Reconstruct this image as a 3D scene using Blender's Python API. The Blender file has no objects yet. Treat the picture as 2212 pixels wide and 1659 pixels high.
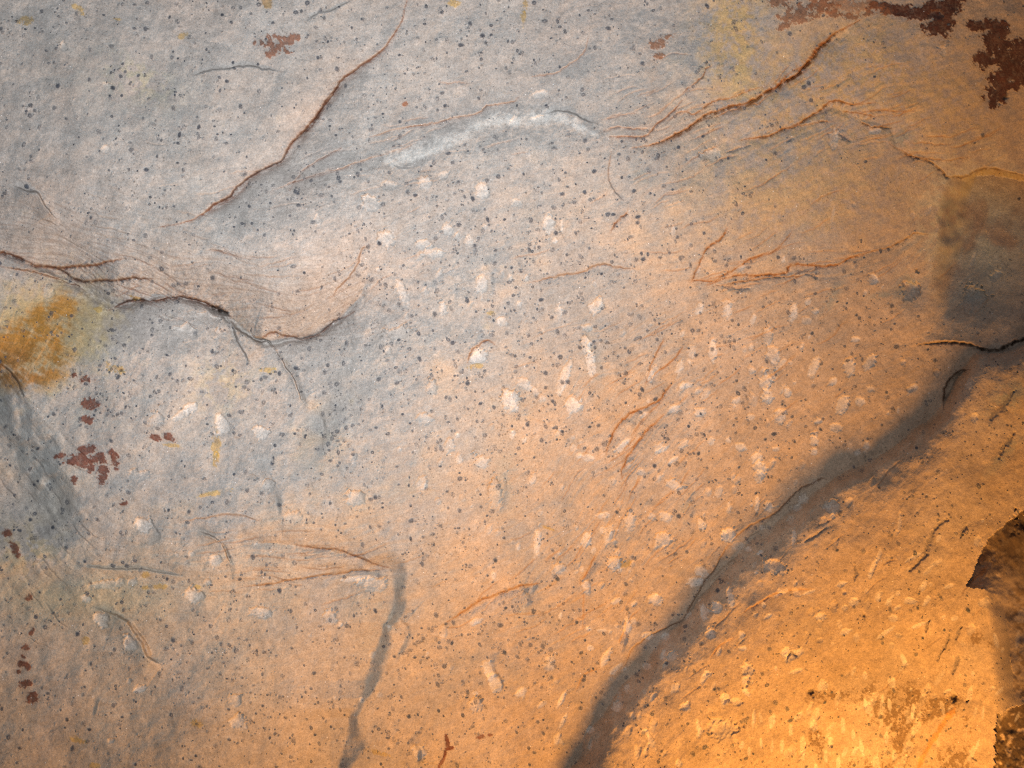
import bpy, math, random
import numpy as np

# ------------------------------------------------------------------ camera, world, lights
S = 2.4 / 2212.0            # metres per chart unit at the mean rock plane (the frame is 2212 x 1659 units)
CX, CY = 1106.0, 829.5
D = 1.9                     # metres from the camera to the mean rock plane (y = 0)

scene = bpy.context.scene
cam_data = bpy.data.cameras.new("camera")
cam_data.sensor_width = 36.0
cam_data.angle = 2 * math.atan(1.2 / D)
cam_data.clip_start, cam_data.clip_end = 0.01, 100.0
cam = bpy.data.objects.new("camera", cam_data)
scene.collection.objects.link(cam)
cam.location = (0, -D, 0)
cam.rotation_euler = (math.pi / 2, 0, 0)
scene.camera = cam

world = bpy.data.worlds.new("World")
scene.world = world
world.use_nodes = True
bg = world.node_tree.nodes["Background"]
bg.inputs["Color"].default_value = (0.88, 0.90, 1.0, 1)      # faint even light from the cave behind the camera
bg.inputs["Strength"].default_value = 0.11

from mathutils import Vector
def aim(o, target):
    o.rotation_euler = (Vector(target) - o.location).to_track_quat('-Z', 'Y').to_euler()

# the camera's own flash, a few centimetres beside the lens
fl = bpy.data.lights.new("camera_flash", 'SPOT')
fl.energy = 172.0
fl.color = (0.985, 0.985, 0.99)
fl.shadow_soft_size = 0.012
fl.spot_size = math.radians(101)
fl.spot_blend = 1.0
flo = bpy.data.objects.new("camera_flash", fl)
scene.collection.objects.link(flo)
flo.location = (-0.05, -D - 0.01, 0.05)
aim(flo, ((650 - CX) * S, 0, (CY - 350) * S))

# the cave's warm lamp standing below the picture on the right
lp = bpy.data.lights.new("cave_lamp", 'POINT')
lp.energy = 198.0
lp.color = (1.0, 0.445, 0.08)
lp.shadow_soft_size = 0.34
lpo = bpy.data.objects.new("cave_lamp", lp)
scene.collection.objects.link(lpo)
lpo.location = ((2070 - CX) * S, -0.84, (CY - 2400) * S)

vs = scene.view_settings
vs.view_transform = 'Standard'
vs.look = 'None'
vs.exposure = 0.0
vs.gamma = 1.0
vs.use_curve_mapping = False
scene.cycles.use_denoising = False
scene.cycles.filter_width = 1.0
scene.cycles.max_bounces = 4
scene.cycles.diffuse_bounces = 3

# ------------------------------------------------------------------ chart grid
DS = 1.85
NX, NY = 1680, 1280
P0, Q0 = -448.0, -354.0
px = P0 + DS * np.arange(NX)
qy = Q0 + DS * np.arange(NY)
P, Q = np.meshgrid(px.astype(np.float32), qy.astype(np.float32))
rng = np.random.default_rng(7)
random.seed(7)

FYF = np.fft.fftfreq(NY, DS)[:, None]
FXF = np.fft.rfftfreq(NX, DS)[None, :]
FR = np.sqrt(FYF ** 2 + FXF ** 2) + 1e-9
def spec(seed, lo, hi, beta=1.5):
    """noise holding wavelengths from lo to hi chart units, standard deviation 1"""
    w = np.random.default_rng(seed).standard_normal((NY, NX))
    f = np.fft.rfft2(w)
    a = FR ** (-beta) * np.exp(-(FR * lo) ** 4 * 0.5) * (1 - np.exp(-(FR * hi) ** 4))
    r = np.fft.irfft2(f * a, s=(NY, NX))
    r -= r.mean()
    return (r / r.std()).astype(np.float32)

def sst(a, b, x):
    t = np.clip((x - a) / (b - a), 0, 1)
    return t * t * (3 - 2 * t)
def blob(p, q, sp, sq, ang=0.0):
    c, s = math.cos(math.radians(ang)), math.sin(math.radians(ang))
    u = (P - p) * c + (Q - q) * s
    v = -(P - p) * s + (Q - q) * c
    return np.exp(-0.5 * ((u / sp) ** 2 + (v / sq) ** 2))
def spline(pts, n=6):
    pts = [np.array(p, float) for p in pts]
    if len(pts) < 3:
        return np.array([pts[0] + (pts[1] - pts[0]) * t for t in np.linspace(0, 1, n + 1)])
    e = [2 * pts[0] - pts[1]] + pts + [2 * pts[-1] - pts[-2]]
    out = []
    for i in range(1, len(e) - 2):
        a, b, c, d = e[i - 1], e[i], e[i + 1], e[i + 2]
        for t in np.linspace(0, 1, n, endpoint=False):
            out.append(0.5 * (2 * b + (c - a) * t + (2 * a - 5 * b + 4 * c - d) * t * t + (3 * b - a - 3 * c + d) * t ** 3))
    out.append(pts[-1])
    return np.array(out)
def jitter(pts, amp, seed):
    r = np.random.default_rng(seed)
    n = len(pts)
    j = r.standard_normal((n, 2)) * 0.6
    for k in (4, 9):
        c = r.standard_normal((n // k + 3, 2))
        x = np.arange(n) / k
        j += np.stack([np.interp(x, np.arange(len(c)), c[:, i]) for i in (0, 1)], 1)
    e = np.minimum(1, np.minimum(np.arange(n), np.arange(n)[::-1]) / 3.0)[:, None]
    return pts + j * amp * 0.6 * e
def window(x0, x1, y0, y1):
    i0 = max(0, int((x0 - P0) / DS)); i1 = min(NX, int((x1 - P0) / DS) + 2)
    j0 = max(0, int((y0 - Q0) / DS)); j1 = min(NY, int((y1 - Q0) / DS) + 2)
    return slice(j0, j1), slice(i0, i1)
def pl_dist(pts, pad):
    """distance, parameter along (0..1) and signed distance to a polyline inside a window round it"""
    W = window(pts[:, 0].min() - pad, pts[:, 0].max() + pad, pts[:, 1].min() - pad, pts[:, 1].max() + pad)
    p, q = P[W], Q[W]
    d = np.full(p.shape, 1e9, np.float32); t = np.zeros(p.shape, np.float32); sg = np.ones(p.shape, np.float32)
    n = len(pts) - 1
    wj, wi = W[0].start, W[1].start
    for k in range(n):
        a, b = pts[k], pts[k + 1]
        L = window(min(a[0], b[0]) - pad, max(a[0], b[0]) + pad, min(a[1], b[1]) - pad, max(a[1], b[1]) + pad)
        l = (slice(L[0].start - wj, L[0].stop - wj), slice(L[1].start - wi, L[1].stop - wi))
        pp, qq = p[l], q[l]
        if pp.size == 0:
            continue
        ab = b - a
        m = float(ab @ ab) + 1e-9
        u = np.clip(((pp - a[0]) * ab[0] + (qq - a[1]) * ab[1]) / m, 0, 1)
        ex, ey = pp - (a[0] + u * ab[0]), qq - (a[1] + u * ab[1])
        dd = np.sqrt(ex * ex + ey * ey)
        better = dd < d[l]
        d[l] = np.where(better, dd, d[l])
        t[l] = np.where(better, (k + u) / n, t[l])
        sg[l] = np.where(better, np.sign(ab[0] * ey - ab[1] * ex + 1e-6), sg[l])
    return W, d, t, d * sg
def inside(poly, warp=1.0):
    poly = np.array(poly, float)
    W = window(poly[:, 0].min(), poly[:, 0].max(), poly[:, 1].min(), poly[:, 1].max())
    p, q = P[W] + warp * WARP_X[W], Q[W] + warp * WARP_Y[W]
    r = np.zeros(p.shape, bool)
    x, y = poly[:, 0], poly[:, 1]
    for i in range(len(poly)):
        x1, y1, x2, y2 = x[i], y[i], x[i - 1], y[i - 1]
        if y1 == y2:
            continue
        c = ((y1 > q) != (y2 > q)) & (p < (x2 - x1) * (q - y1) / (y2 - y1) + x1)
        r ^= c
    out = np.zeros((NY, NX), bool)
    out[W] = r
    return out
def T(i, j, x, y):
    """enlarged-chart coordinates (nine sheets, three times as large) to chart units"""
    return (737.33 * i + x / 3.0, 553.0 * j + y / 3.0)

WARP_X = spec(11, 6, 60, 1.4) * 2.2
WARP_Y = spec(12, 6, 60, 1.4) * 2.2
n_big = spec(21, 90, 900, 2.2)
n_mid = spec(22, 26, 220, 1.9)
n_fine = spec(23, 5, 40, 1.2)
n_grit = spec(24, 3.0, 12, 0.6)
n_col = spec(25, 30, 500, 1.3)
n_col2 = spec(26, 8, 120, 1.2)
n_col3 = spec(27, 80, 700, 1.5)

# ------------------------------------------------------------------ bedding direction and streaks
dirs = [  # p, q, degrees (screen, y down) of the bedding grain
    (150, 150, 25), (150, 400, 28), (500, 250, 8), (500, 450, -18), (900, 150, -8), (1000, 450, -12), (1300, 120, -4), (1350, 300, -18),
    (60, 560, 10), (350, 580, 18), (520, 640, 32), (660, 720, -5), (760, 640, -45), (200, 900, 30), (80, 1000, 62), (120, 1150, 58), (300, 1080, 8),
    (600, 900, 10), (500, 1200, -3), (300, 1500, 5), (900, 900, -12), (1000, 1200, -15), (1100, 1450, -20), (1300, 750, -20), (1350, 1000, -55),
    (1250, 1200, -50), (1550, 600, -15), (1700, 200, -35), (1750, 560, -15), (2000, 200, -10), (1700, 800, -40), (1700, 1100, -42), (1500, 1350, -45),
    (2100, 550, -70), (2050, 700, -15), (1900, 1200, -35), (1700, 1450, -25), (2050, 1400, -35), (1400, 1600, -45), (1950, 1600, -60)]
wx = np.zeros((NY, NX), np.float32); wy = np.zeros_like(wx)
for (a, b, g) in dirs:
    w = np.exp(-((P - a) ** 2 + (Q - b) ** 2) / (2 * 130.0 ** 2)) + 1e-5 / (1 + ((P - a) ** 2 + (Q - b) ** 2) / 1e5)
    wx += w * math.cos(2 * math.radians(g)); wy += w * math.sin(2 * math.radians(g))
ANG = 0.5 * np.arctan2(wy, wx) + 0.16 * n_mid
DX, DY = np.cos(ANG), np.sin(ANG)
def lic(noise, steps, h=1.0):
    acc = noise.copy()
    jj0, ii0 = np.meshgrid(np.arange(NY, dtype=np.float32), np.arange(NX, dtype=np.float32), indexing='ij')
    for sgn in (1, -1):
        x, y = ii0.copy(), jj0.copy()
        xi, yi = ii0.astype(np.int32), jj0.astype(np.int32)
        for k in range(steps):
            x += sgn * h * DX[yi, xi]; y += sgn * h * DY[yi, xi]
            xi = np.clip(x, 0, NX - 1).astype(np.int32); yi = np.clip(y, 0, NY - 1).astype(np.int32)
            acc += noise[yi, xi]
    acc -= acc.mean()
    return acc / acc.std()
streak = lic(spec(31, 3.5, 14, 0.4), 13)
streak_long = lic(spec(32, 5, 26, 0.7), 24, 1.3)

# ------------------------------------------------------------------ relief (metres toward the viewer)
H = 0.0075 * n_big + 0.0018 * n_mid + 0.00016 * n_fine
rough_amt = 0.55 + 0.9 * (blob(420, 610, 260, 70, 15) + blob(60, 1020, 70, 170) + blob(560, 1180, 300, 60) + blob(1330, 1000, 110, 260, 25) + blob(1750, 260, 180, 60, -12) + blob(1800, 570, 200, 40, -12))
rough_amt = np.clip(rough_amt, 0, 1.5)
lump = spec(34, 16, 75, 1.2)
ledge = lic(spec(33, 11, 45, 0.8), 11, 1.9) + 0.5 * lump
ledge = ledge - 0.35 * np.abs(ledge)
H += 0.00004 * streak * rough_amt + 0.00016 * streak_long * rough_amt + 0.00042 * ledge * np.clip(rough_amt - 0.40, 0, 1) + 0.00042 * lump + 0.00005 * n_grit
def parting(pts, roll, drop, rise, back, amp=1.0):
    """one mass rolls back under itself along a line (left-hand side of travel), the next one steps out below it"""
    W, d, t, sd = pl_dist(spline(pts, 3), max(roll, back) * 1.02)
    e = sst(0, 0.24, np.minimum(t, 1 - t))
    sd = sd + 2.5 * n_mid[W] + 0.8 * n_fine[W]
    up = -drop * np.clip(1 + sd / roll, 0, 1) ** 2.2
    dn = -0.84 * drop * np.clip(1 - sd / back, 0, 1) ** 1.8 - 0.16 * drop * np.exp(-(sd / 8.0) ** 2)
    H[W] += amp * e * np.where(sd < 0, up, dn)
parting([(-200, 515), (0, 546), (100, 578), (180, 618), (235, 655), (300, 650), (380, 642), (440, 655), (495, 683), (540, 722), (575, 735), (660, 733), (720, 700), (770, 650), (792, 590), (796, 530)], 150, 0.095, 0, 420)
parting([(350, 492), (440, 464), (500, 428), (545, 386), (605, 352), (655, 286), (705, 226), (740, 176), (815, 122), (850, 80)], 70, 0.028, 0, 260)
parting([(600, 398), (700, 372), (794, 345), (850, 330), (935, 296), (1000, 262), (1060, 232), (1120, 222), (1204, 238), (1264, 260), (1300, 284)], 90, 0.004, 0, 260)
parting([(1300, 296), (1367, 320), (1450, 297), (1525, 250), (1615, 222), (1681, 187), (1741, 137), (1790, 88), (1858, 43), (1930, 0)], 110, 0.016, 0, 420)
parting([(1500, 312), (1601, 303), (1661, 292), (1728, 267), (1791, 232), (1858, 258), (1925, 280), (1935, 318), (1958, 337), (2008, 347), (2051, 382), (2115, 367), (2180, 372), (2300, 390)], 80, 0.016, 0, 420)
parting([(1498, 606), (1585, 603), (1695, 590), (1775, 575), (1841, 556), (1941, 523), (2008, 507)], 70, 0.013, 0, 200)
parting([(1310, 985), (1330, 926), (1364, 893), (1424, 866), (1455, 825), (1480, 770)], 60, 0.014, 0, 120)
parting([(1340, 1040), (1370, 966), (1434, 896), (1500, 850)], 50, 0.010, 0, 100)
parting([(480, 1150), (560, 1170), (690, 1184), (770, 1203), (841, 1228)], 60, 0.026, 0, 300)
parting([(967, 1343), (1037, 1300), (1104, 1273), (1170, 1260)], 50, 0.018, 0, 200)
parting([(1144, 610), (1214, 593), (1284, 576), (1367, 581)], 50, 0.008, 0, 120)
parting([(1245, 1290), (1270, 1229), (1300, 1180), (1340, 1120)], 50, 0.010, 0, 120)

# broad shape of the wall
H += 0.05 * blob(250, 330, 330, 190, 20) + 0.035 * blob(620, 520, 150, 70, -20)
H += 0.014 * blob(1080, 330, 170, 60, -8) + 0.03 * blob(400, 780, 120, 90) - 0.02 * blob(660, 900, 60, 160, -20)
H += 0.03 * blob(230, 760, 110, 60) 
H += 0.03 * blob(900, 1050, 260, 200) + 0.03 * blob(1600, 430, 200, 120) 
H += -0.10 * sst(1500, 2700, P + 0.3 * Q) * sst(900, 300, Q)

# the shadowed valley and the mass beyond it
valley = spline([(1120, 1980), (1160, 1800), (1215, 1680), (1308, 1520), (1410, 1395), (1520, 1270), (1620, 1165), (1750, 1060), (1890, 985), (2000, 900), (2040, 835), (2075, 785), (2150, 745), (2420, 700), (2700, 660)], 8)
def side_field(pts):
    """signed distance over the whole chart, coarse then upsampled"""
    k = 5
    p, q = P[::k, ::k], Q[::k, ::k]
    d = np.full(p.shape, 1e9); sg = np.ones(p.shape)
    for a, b in zip(pts[:-1], pts[1:]):
        ab = b - a
        u = np.clip(((p - a[0]) * ab[0] + (q - a[1]) * ab[1]) / (ab @ ab + 1e-9), 0, 1)
        ex, ey = p - (a[0] + u * ab[0]), q - (a[1] + u * ab[1])
        dd = ex * ex + ey * ey
        m = dd < d
        d = np.where(m, dd, d); sg = np.where(m, np.sign(ab[0] * ey - ab[1] * ex + 1e-6), sg)
    f = np.sqrt(d) * sg
    t1 = np.array([np.interp(qy, qy[::k], f[:, i]) for i in range(f.shape[1])]).T
    return np.array([np.interp(px, px[::k], t1[j]) for j in range(NY)]).astype(np.float32)
dv = side_field(valley) + 3.5 * n_mid + 0.2 * n_fine
flank = (72 + 8 * n_big) * (1 - 0.45 * sst(1980, 2120, P))
dq = np.clip(dv - 6, 0, None)
H += 0.080 * (1 - 0.45 * sst(2000, 2200, P)) * (1 - np.exp(-(dq / (0.52 * flank)) ** 1.25)) - 0.185 * sst(-820, -20, dv) * sst(150, 800, Q + 0.25 * P)
H += -0.05 * sst(90, 600, dv)

# scarps that rise toward the lower right and so turn their faces from the lamp
def scarp(pts, h, w, reach=48):
    poly = jitter(spline(pts, 5), 2.5, int(pts[0][0]))
    W, d, t, sd = pl_dist(poly, reach * 1.6)
    dd_ = poly[-1] - poly[0]
    if (-dd_[1] * 0.7 + dd_[0] * 0.7) < 0: sd = -sd
    e = sst(0.02, 0.3, np.minimum(t, 1 - t))
    ww = np.clip(w * (1 + 0.4 * n_mid[W]), 4, None)
    H[W] += h * e * sst(-0.5, 0.5, sd / ww) * np.exp(-np.clip(sd, 0, None) / reach) * np.clip(1.6 - d / reach, 0, 1)
for a_ in [([(495,684),(540,725),(575,733),(600,765),(635,815),(655,870),(675,910)], .020, 13), ([(470,670),(500,700),(525,755),(540,790)], .010, 11), ([(193,1306),(267,1336),(310,1386),(325,1425),(365,1445)], .019, 18), ([(427,1146),(480,1175),(500,1223),(505,1265)], .011, 18),
           ([(540,1005),(585,1040),(600,1085),(605,1130)], .012, 22), ([(1262,700),(1285,745),(1300,800),(1290,830)], .010, 14), ([(1085,1010),(1095,1060),(1080,1120)], .008, 16), ([(1045,1430),(1075,1455),(1090,1490)], .009, 9), ([(30,402),(85,418),(105,445),(135,485)], .012, 12),
           ([(690,880),(705,930),(690,1010)], .008, 30), ([(870,1000),(905,1030),(900,1070)], .007, 18), ([(1095,860),(1130,880),(1130,915)], .007, 12), ([(1225,850),(1255,870),(1250,905)], .006, 10), ([(860,1330),(885,1370),(850,1440)], .010, 14), ([(1120,1270),(1145,1290),(1135,1330)], .008, 12),
           ([(880,1595),(910,1620),(905,1659)], .009, 10), ([(200,1555),(215,1500)], .006, 14), ([(430,1270),(470,1290),(500,1310)], .006, 12), ([(1480,1080),(1500,1100),(1490,1130)], .006, 9), ([(960,590),(985,620),(980,670)], .005, 14), ([(1040,560),(1065,590),(1060,640)], .007, 10), ([(1180,490),(1205,480)], .005, 9), ([(330,1130),(345,1160),(320,1180)], .006, 9), ([(1330,1350),(1355,1380),(1340,1420)], .006, 9)]:
    scarp(*a_)

# right-hand bulge whose upper flank turns from the lamp
bulge = blob(2150, 700, 130, 30) * 0.015
H += bulge
hollow = sst(2015, 2085, P + 0.22 * (Q - 520) + 6 * n_mid) * sst(-3, 12, Q - np.interp(P, [1921,1958,2008,2038,2051,2091,2115,2138,2175,2230,2700],[310,337,347,373,382,380,367,365,372,384,400]).astype(np.float32) + n_fine) 
H += -0.165 * hollow * np.clip((742 - Q) / 360.0, 0, 1.1) * sst(2600, 2300, P)
H += -0.012 * blob(1965, 615, 22, 26)
# left lump
lump_line = spline([(-420, 700), (-60, 735), (0, 785), (22, 805), (44, 838), (52, 862), (68, 906), (97, 945), (118, 996), (144, 1048), (162, 1105), (160, 1180), (60, 1230), (-420, 1250)], 6)
dl = side_field(lump_line) + 3 * n_mid
H += -0.085 * sst(-26, 95, dl + 5 * n_mid) * sst(1230, 1060, Q) + 0.0008 * lump * np.exp(-((dl - 30) / 45.0) ** 2) * (P < 260) + 0.012 * blob(20, 870, 18, 50, -10)
# lower left block set back behind its right and upper edges
block_line = spline([(-420, 1262), (160, 1250), (330, 1258), (470, 1266), (600, 1262), (700, 1243), (800, 1234), (838, 1232), (848, 1262), (853, 1300), (855, 1335), (830, 1375), (806, 1412), (792, 1460), (776, 1502), (757, 1545), (746, 1600), (738, 1665), (720, 2000)], 6)
db = side_field(block_line) + 0.25 * n_fine + 3.5 * n_mid
edge_amt = sst(620, 760, P) + 0.25
wv = np.clip(np.interp(Q, [1200, 1240, 1300, 1345, 1400, 1470, 1510, 1545, 1600, 1660, 1750], [42, 42, 32, 24, 40, 44, 22, 20, 36, 28, 24]).astype(np.float32) + 4 * n_mid, 7, 50)
av = np.interp(Q, [1200, 1300, 1345, 1400, 1470, 1508, 1530, 1550, 1600, 1700], [1, 1, .75, 1, .9, .25, .25, .7, .85, .6]).astype(np.float32)
H += -0.030 * av * sst(-1, 0, (db - 3) / wv) * sst(330, 10, db) * np.clip(edge_amt, 0, 1)
# recesses beyond the outer edge of the lamplit mass, above and below, and the turn of the edge between them
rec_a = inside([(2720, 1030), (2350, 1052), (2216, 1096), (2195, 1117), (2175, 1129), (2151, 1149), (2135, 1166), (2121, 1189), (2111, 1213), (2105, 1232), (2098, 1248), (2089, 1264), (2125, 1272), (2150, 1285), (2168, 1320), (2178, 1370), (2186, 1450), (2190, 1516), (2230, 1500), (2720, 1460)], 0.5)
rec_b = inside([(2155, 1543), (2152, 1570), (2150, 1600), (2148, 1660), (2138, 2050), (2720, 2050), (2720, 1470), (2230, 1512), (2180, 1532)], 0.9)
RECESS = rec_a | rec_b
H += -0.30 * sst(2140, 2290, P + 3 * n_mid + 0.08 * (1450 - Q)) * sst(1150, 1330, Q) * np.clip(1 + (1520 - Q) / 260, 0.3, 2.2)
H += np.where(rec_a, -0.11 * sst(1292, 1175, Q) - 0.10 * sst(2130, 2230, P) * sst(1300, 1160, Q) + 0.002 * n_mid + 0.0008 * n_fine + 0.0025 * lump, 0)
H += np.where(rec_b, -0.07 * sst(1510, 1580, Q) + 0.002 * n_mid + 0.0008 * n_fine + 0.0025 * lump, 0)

# ------------------------------------------------------------------ base colour of the stone
def rgb(r, g, b): return np.array([r, g, b], np.float32)
COL = np.empty((NY, NX, 3), np.float32)
COL[:] = rgb(0.412, 0.398, 0.382)
def mix(mask, c):
    global COL
    m = np.clip(mask, 0, 1)[..., None]
    COL = COL * (1 - m) + np.asarray(c, np.float32) * m
def mixw(W, mask, c):
    m = np.clip(mask, 0, 1)[..., None]
    COL[W] = COL[W] * (1 - m) + np.asarray(c, np.float32) * m
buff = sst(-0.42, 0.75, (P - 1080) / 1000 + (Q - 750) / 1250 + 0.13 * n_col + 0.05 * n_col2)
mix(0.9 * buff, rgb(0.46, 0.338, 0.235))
lowleft = sst(900, 1350, Q + 90 * n_col) * sst(1200, 700, P)
mix(0.65 * lowleft, rgb(0.455, 0.36, 0.262))
mix(0.30 * sst(0.2, 1.6, n_col3), rgb(0.49, 0.42, 0.37))            # pinkish drift
mix(0.18 * (1 - buff) * sst(0.3, 1.8, -n_col3), rgb(0.44, 0.448, 0.435))         # cool grey drift
# upper right ochre
ochre = np.clip(blob(1790, 170, 170, 90, -30) + 0.8 * blob(2060, 250, 130, 120) + 0.7 * blob(1760, 440, 170, 90) + blob(1580, 60, 60, 90, 10), 0, 1)
mix(0.75 * ochre * sst(-2.2, 1.6, 0.8 * n_fine + 0.5 * n_col2 + 0.7 * n_col), rgb(0.47, 0.325, 0.145))
mix(0.55 * blob(1590, 55, 38, 80, 8) * sst(-2.0, 1.4, n_col2 + 0.7 * n_fine), rgb(0.47, 0.365, 0.18))
mix(0.4 * blob(1610, 165, 40, 40) * sst(-0.8, 0.8, n_col2), rgb(0.52, 0.42, 0.20))
# ochre seep on the left
seep = np.clip(1.2 * blob(60, 745, 75, 42, -24) + 0.9 * blob(105, 690, 60, 30, -38) + 1.1 * blob(70, 800, 55, 28, -10), 0, 1)
seepn = streak_long * 0.22 + n_col2 * 0.55 + n_col * 0.5
mix(0.8 * sst(0.0, 0.8, np.clip(1.3 * blob(90, 720, 110, 80, -20), 0, 1) + 0.10 * n_col2 - 0.15), rgb(0.46, 0.37, 0.19))
mix(0.9 * sst(0.12, 1.35, seep * (1.05 + 0.45 * seepn)), rgb(0.37, 0.18, 0.03))
mix(0.85 * blob(25, 795, 60, 34, -12) * sst(-1.0, 0.8, seepn), rgb(0.18, 0.085, 0.022))
mix(0.5 * blob(60, 1190, 60, 45) * sst(-0.6, 0.8, n_col2), rgb(0.42, 0.32, 0.14))
mix(0.45 * blob(180, 1290, 140, 40), rgb(0.42, 0.35, 0.19))
mix(0.35 * blob(480, 830, 50, 40) * sst(-0.5, 0.8, n_col2), rgb(0.48, 0.40, 0.20))
mix(0.40 * blob(300, 170, 50, 26, 25) * sst(-0.3, 0.8, n_col2), rgb(0.50, 0.46, 0.26))
# cool grey green: lamp shade painted on lump, hollow and creases, with some lichen
cool = np.clip(0.9 * sst(20, 60, dl) * sst(1080, 800, Q) + 0.7 * blob(95, 1010, 40, 110, -18), 0, 1)
mix(0.55 * cool, rgb(0.36, 0.40, 0.39))  # lump flank cooled in colour where it faces away from the lamp
mix(0.85 * np.clip(blob(2140, 500, 70, 95) * 1.1, 0, 1) * sst(-1.5, 0.5, n_col), rgb(0.50, 0.51, 0.42))  # hollow painted grey green, lightened for the flash it lacks
mix(0.7 * blob(2050, 470, 50, 90, 10) * sst(-0.7, 0.7, n_col2), rgb(0.46, 0.43, 0.31))
for (a, b, sp, sq, an, am) in [(1795, 645, 34, 9, -60, .7), (1910, 637, 28, 6, -12, .7), (1965, 622, 22, 24, 0, .75), (2105, 645, 26, 30, 0, .7), (1950, 300, 30, 16, 25, .8),
        (1280, 765, 12, 50, -12, .5), (1090, 1040, 20, 60, 0, .45), (1480, 1110, 12, 28, 20, .6), (1120, 880, 30, 25, 0, .35), (880, 1040, 45, 40, 0, .35),
        (820, 1330, 16, 60, 18, .35), (1740, 480, 20, 30, 0, .2), (2178, 860, 22, 46, 45, .75), (2170, 980, 10, 40, 40, .7), (205, 880, 60, 50, 0, .35), (520, 690, 14, 30, -20, .5),
        (700, 960, 26, 46, 15, .5), (1390, 375, 18, 30, -20, .45), (250, 190, 130, 60, 20, .25), (1135, 1290, 18, 50, 10, .4), (300, 1400, 16, 34, -30, .35), (1760, 1340, 60, 40, 0, .12)]:
    mix(am * blob(a, b, sp, sq, an) * sst(-1.2, 0.8, n_col2 + 0.6 * n_fine), rgb(0.24, 0.265, 0.25))  # lichen tint and painted crease shade together
# brown soot-like crust on the lamplit mass
crust = np.clip(blob(1960, 1525, 40, 34, -45) + blob(2025, 1528, 38, 14, -12) + 0.35 * blob(1775, 1515, 40, 12, -5) + 0.55 * blob(1905, 1545, 22, 50, -35) + 0.9 * blob(1765, 1600, 12, 30, -25) + 0.9 * blob(2055, 1636, 20, 22)
                + 0.7 * blob(1950, 1610, 14, 50, 15) + 0.6 * blob(1880, 1660, 70, 16) + 0.7 * blob(1800, 1500, 40, 10) + 0.8 * blob(2118, 1385, 26, 14, 10) + 0.7 * blob(2060, 1680, 80, 18) + 0.6 * blob(2090, 1590, 14, 40)+0.5*blob(1870,1480,26,8,-35), 0, 1.2)
mix(0.72 * sst(0.2, 0.95, crust * (0.78 + 0.40 * n_col2 + 0.38 * n_fine + 0.22 * n_grit)), rgb(0.125, 0.072, 0.030))
mix(0.8 * RECESS * np.maximum(rec_b, np.maximum(sst(1290, 1205, Q + 16 * n_col2 + 8 * n_fine), sst(2160, 2215, P + 8 * n_col2))) * sst(2098, 2130, P) * sst(-1.2, 0.9, n_col2 + 0.5 * n_fine + 0.5 * sst(1480, 1560, Q) + 0.4 * sst(1330, 1240, Q)), rgb(0.16, 0.10, 0.05))  # recess darkened in colour for lying in the ledge's lamp shadow
# thin dark laminae, and shade painted in, where the sheets roll under
lam_shade = np.clip(blob(150, 545, 170, 45, 12) + blob(420, 615, 190, 45, 14) + 0.9 * blob(640, 690, 120, 28, 0) + 0.7 * blob(90, 480, 110, 60, 25) + 0.6 * blob(745, 630, 60, 50, -45) + 0.5 * blob(640, 1215, 170, 28, 0) + 0.6 * blob(700, 400, 150, 30, -18) + 0.5 * blob(1400, 285, 90, 26, -10), 0, 1)
mix(0.42 * lam_shade * sst(-0.2, 1.6, streak + 0.4 * streak_long), rgb(0.21, 0.165, 0.145))
mix(0.28 * lam_shade, rgb(0.35, 0.325, 0.305))  # even grey painted over the roll as its shade
mix(0.55 * blob(2200, 1400, 32, 120) * (1 - RECESS), rgb(0.24, 0.185, 0.115))  # olive-brown stain, deepened as shade where the edge turns away
mix(0.8 * rec_b * sst(-2.0, 0.6, n_col2 + 0.5 * n_fine), rgb(0.065, 0.042, 0.024))  # lower recess painted near black as lamp shadow
mix(0.7 * rec_a * sst(2120, 2200, P + 0.8 * (1200 - Q)), rgb(0.06, 0.04, 0.028))  # upper recess painted darker to the right, as deepening shade
# general mottling and streak colour
mix(0.08 * sst(0.4, 1.8, streak) * rough_amt, rgb(0.27, 0.20, 0.165))
mix(0.06 * sst(0.6, 2.0, streak_long), rgb(0.30, 0.21, 0.16))
mix(0.05 * sst(0.5, 2.0, -streak_long), rgb(0.56, 0.54, 0.51))
COL *= (1 + 0.045 * n_col + 0.045 * n_col2 + 0.035 * n_fine)[..., None]

# ------------------------------------------------------------------ features: ids for parts
FEAT = np.zeros((NY, NX), np.int32)
feat_names = [None]
def new_feat(name, label=None):
    feat_names.append((name, label))
    return len(feat_names) - 1
LEVEL = {}

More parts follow.
